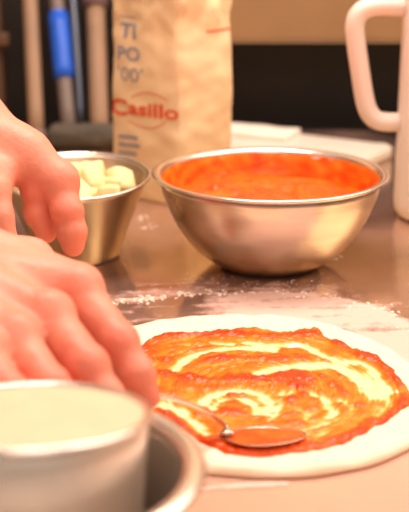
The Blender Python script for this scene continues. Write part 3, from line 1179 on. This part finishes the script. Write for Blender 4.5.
lathe('rolled_rim', [(.0590 + .0022 * math.cos(2 * math.pi * k / 12), TH_ + .0024 * math.sin(2 * math.pi * k / 12)) for k in range(12)], M_RIM, tin, 96, closed=True)
bm = bmesh.new()
rows = []
for i in range(25):
    row = []
    for k in range(96):
        a = 2 * math.pi * k / 96
        r = .0568 * i / 24
        x, y = r * math.cos(a), r * math.sin(a)
        row.append(bm.verts.new((x, y, TH_ + .0002 + (.0015 * nz(x * 60, y * 60, 1) + .0022 * (1 - (i / 24) ** 2)) * min(1, (24 - i) / 4))))
    rows.append(row)
for r0, r1 in zip(rows, rows[1:]):
    for k in range(96):
        bm.faces.new((r0[k], r1[k], r1[(k + 1) % 96], r0[(k + 1) % 96]))
bmesh.ops.remove_doubles(bm, verts=bm.verts, dist=1e-6)
crm = frombm('cream', bm, M_CREAM)
crm.location = tin.location; crm.rotation_euler = tin.rotation_euler
tag(crm, 'smooth pale cream filling the steel tin to its brim', 'cream')

# ------------------------------------------------------------------ the person
def bounds(pts, pad):
    a = np.array([tuple(p) for p in pts])
    return a.min(0) - pad, a.max(0) + pad


def arm(fingers, frads, thumb, trads, wrist, wr, mcps, elbow, palm_k=.011, bump_=1.07, h=.0019, extra=()):
    allp = [p for f in fingers for p in f] + list(thumb) + [wrist, elbow]
    lo, hi = bounds(allp, .05)
    Fd = Field(lo, hi, h)
    # back of the hand: one strand per metacarpal
    palm = None
    for i, mc in enumerate(mcps):
        off = wr[1][i]
        c = Fd.cone(Vector(wrist) + off, mc, wr[0] * .62, frads[i][0] * 1.05)
        palm = c if palm is None else smin(palm, c, palm_k)
    for (a, b2, r0, r1) in extra:
        palm = smin(palm, Fd.cone(a, b2, r0, r1), palm_k)
    fore = Fd.cone(Vector(wrist) + wr[1][0] * .75, Vector(elbow) + Vector((0, .012, .0)), wr[0], .042)
    fore = smin(fore, Fd.cone(Vector(wrist) + wr[1][-1] * .75, Vector(elbow) - Vector((0, .012, .0)), wr[0], .042), .03)
    D = smin(palm, fore, .028)
    fg = None
    for f, rs in zip(fingers, frads):
        c = Fd.chain(f, rs, .004)
        for j in (1, 2):            # knuckle swelling
            c = smin(c, Fd.cone(f[j], f[j], rs[j] * bump_, rs[j] * bump_), .004)
        kn = Vector(f[0]) + Vector((.002, -.001, .0035))
        c = smin(c, Fd.cone(kn, kn, rs[0] * 1.02, rs[0] * 1.02), .005)
        fg = c if fg is None else smin(fg, c, .0012)
    th = Fd.chain(thumb, trads, .008)
    D = smin(D, fg, .006)
    D = smin(D, th, .010)
    V, F = Fd.nets(D)
    # flushed knuckles and finger ends
    fl = np.zeros(len(V))
    for f, rs in zip(fingers, frads):
        for p, amp, sg in ((f[0], .55, .011), (f[1], .75, .010), (f[2], .45, .008), (f[3], .5, .010)):
            d2 = ((V - np.array(p)) ** 2).sum(1)
            fl = np.maximum(fl, amp * np.exp(-d2 / (2 * (sg + rs[0] * .4) ** 2)))
        for j in range(3):          # reddish sides between the fingers
            pass
    return V, F, fl


# near hand (right): seen from its back, fingers reaching down round the spoon
nB = [
    [P(78, 292, .755), P(119, 342, .728), P(137, 374, .722), P(147, 397, .722)],
    [P(48, 318, .718), P(88, 366, .690), P(106, 398, .684), P(116, 420, .688)],
    [P(14, 340, .694), P(50, 387, .668), P(68, 416, .664), P(78, 436, .668)],
    [P(-18, 352, .674), P(10, 392, .652), P(26, 416, .648), P(35, 432, .650)],
]
rB = [(.0150, .0122, .0108, .0088), (.0155, .0124, .0110, .0090), (.0148, .0118, .0104, .0085), (.0132, .0104, .0092, .0078)]
thB = [P(-40, 246, .80), P(30, 262, .806), P(88, 322, .775), P(134, 388, .740)]
trB = (.018, .0165, .0130, .0098)
wB = P(-82, 272, .735)
offB = [Vector((.004, .020, .006)), Vector((0, .008, .008)), Vector((0, -.006, .006)), Vector((0, -.020, .0))]
elB = Vector((-.470, .70, .190))
exB = [(wB + Vector((.02, .01, -.004)), P(70, 318, .752), .020, .013), (P(-20, 300, .735), P(30, 330, .715), .020, .012), (P(-30, 243, .785), P(76, 284, .76), .018, .0140)]
VB, FB, flB = arm(nB, rB, thB, trB, wB, (.0265, offB), [f[0] for f in nB], elB, extra=exB)

# far hand (left): seen from its thumb side, fingers curled down beside the tapered bowl
nA = [
    [P(58, 184, .962), P(67, 212, .952), P(72, 232, .952), P(73, 245, .955)],
    [P(50, 182, .985), P(36, 192, .962), P(37, 213, .964), P(46, 233, .970)],
    [P(48, 184, 1.005), P(42, 197, .992), P(44, 214, .990), P(50, 228, .990)],
    [P(44, 186, 1.022), P(44, 199, 1.014), P(47, 212, 1.010), P(52, 222, 1.010)],
]
rA = [(.0158, .0134, .0122, .0102), (.0150, .0120, .0108, .0094), (.0140, .0105, .0095, .0085), (.0125, .0095, .0086, .0076)]
thA = [P(-25, 165, .945), P(-6, 190, .935), P(-2, 216, .93), P(8, 244, .93)]
trA = (.0185, .0135, .0120, .0095)
wA = P(-38, 120, .985)
offA = [Vector((.0, -.018, .0)), Vector((0, -.005, .008)), Vector((0, .008, .006)), Vector((0, .020, .0))]
elA = Vector((-.455, 1.02, .31))
exA = [(P(2, 158, .968), P(44, 178, .972), .017, .014), (wA, P(28, 152, .965), .024, .020), (wA + Vector((0, -.01, -.012)), P(0, 172, .948), .022, .016), (P(14, 146, .965), P(56, 178, .962), .018, .0155)]
VA, FA, flA = arm(nA, rA, thA, trA, wA, (.0275, offA), [f[0] for f in nA], elA, extra=exA, bump_=1.03)

# head, neck and upper body stand beyond the left edge of the picture
shA, shB = Vector((-.735, 1.06, .50)), Vector((-.735, .66, .50))
hc = Vector((-.66, .86, .80))
Fh = Field((-.90, .70, .46), (-.48, 1.02, 1.00), .006)
D = Fh.ell(hc + Vector((-.012, 0, .025)), (.098, .076, .105))
D = smin(D, Fh.ell(hc + Vector((.022, 0, -.045)), (.066, .058, .075)), .03)
D = smin(D, Fh.cone(hc + Vector((.082, 0, .015)), hc + Vector((.106, 0, -.022)), .009, .015), .012)
D = smin(D, Fh.cone(hc + Vector((.070, -.018, -.062)), hc + Vector((.070, .018, -.062)), .010, .010), .012)
for s in (-1, 1):
    D = smin(D, Fh.ell(hc + Vector((-.012, s * .079, -.01)), (.018, .010, .030)), .006)
    D = np.maximum(D, -Fh.ell(hc + Vector((.095, s * .031, .020)), (.016, .018, .011)))
D = smin(D, Fh.cone(hc + Vector((-.03, 0, -.07)), (-.735, .86, .50), .056, .064), .03)
VH, FH = Fh.nets(D)
Va = [VB, VA, VH]; Fa = [FB, FA + len(VB), FH + len(VB) + len(VA)]
person = mesh('person', np.concatenate(Va).tolist(), np.concatenate(Fa).tolist(), M_SKIN)
at_ = person.data.attributes.new('flush', 'FLOAT', 'POINT')
at_.data.foreach_set('value', np.concatenate([flB, flA, np.full(len(VH), .1)]).astype(np.float32))
tag(person, 'bare-armed person at the left, near hand spooning sauce, far hand by the tapered bowl', 'person')
Fs = Field((-.98, .46, -.14), (-.42, 1.26, .60), .009)
D = Fs.cone((-.745, .92, .38), (-.745, .92, -.06), .125, .115)
D = smin(D, Fs.cone((-.745, .80, .38), (-.745, .80, -.06), .125, .115), .05)
D = smin(D, Fs.cone(shA - Vector((0, .04, 0)), shB + Vector((0, .04, 0)), .068, .068), .06)
for s_, e_ in ((shA, elA), (shB, elB)):
    D = smin(D, Fs.cone(s_, e_ + (s_ - e_) * .02, .066, .053), .03)
VS, FS = Fs.nets(D)
mesh('shirt', VS.tolist(), FS.tolist(), M_SHIRT, person)
Ft_ = Field((-.98, .62, -.92), (-.56, 1.10, .02), .012)
D = Ft_.cone((-.745, .94, -.06), (-.745, .95, -.80), .098, .060)
D = smin(D, Ft_.cone((-.745, .78, -.06), (-.745, .77, -.80), .098, .060), .03)
VT, FT2 = Ft_.nets(D)
mesh('trousers', VT.tolist(), FT2.tolist(), M_TROUSER, person)
for y in (.95, .77):
    tube('shoe', [(-.80, y, -.862), (-.76, y, -.856), (-.70, y, -.866), (-.63, y, -.872), (-.60, y, -.876)], [.030, .040, .036, .030, .018], M_TROUSER, person, 16)
Fr_ = Field(tuple(hc - Vector((.14, .11, .08))), tuple(hc + Vector((.12, .11, .16))), .006)
D = Fr_.ell(hc + Vector((-.018, 0, .032)), (.104, .083, .110))
D = np.maximum(D, -Fr_.ell(hc + Vector((.075, 0, -.015)), (.085, .095, .085)))
D = np.maximum(D, -(Fr_.Z - (hc.z - .055)))
VR, FR = Fr_.nets(D)
mesh('hair', VR.tolist(), FR.tolist(), M_HAIR, person)
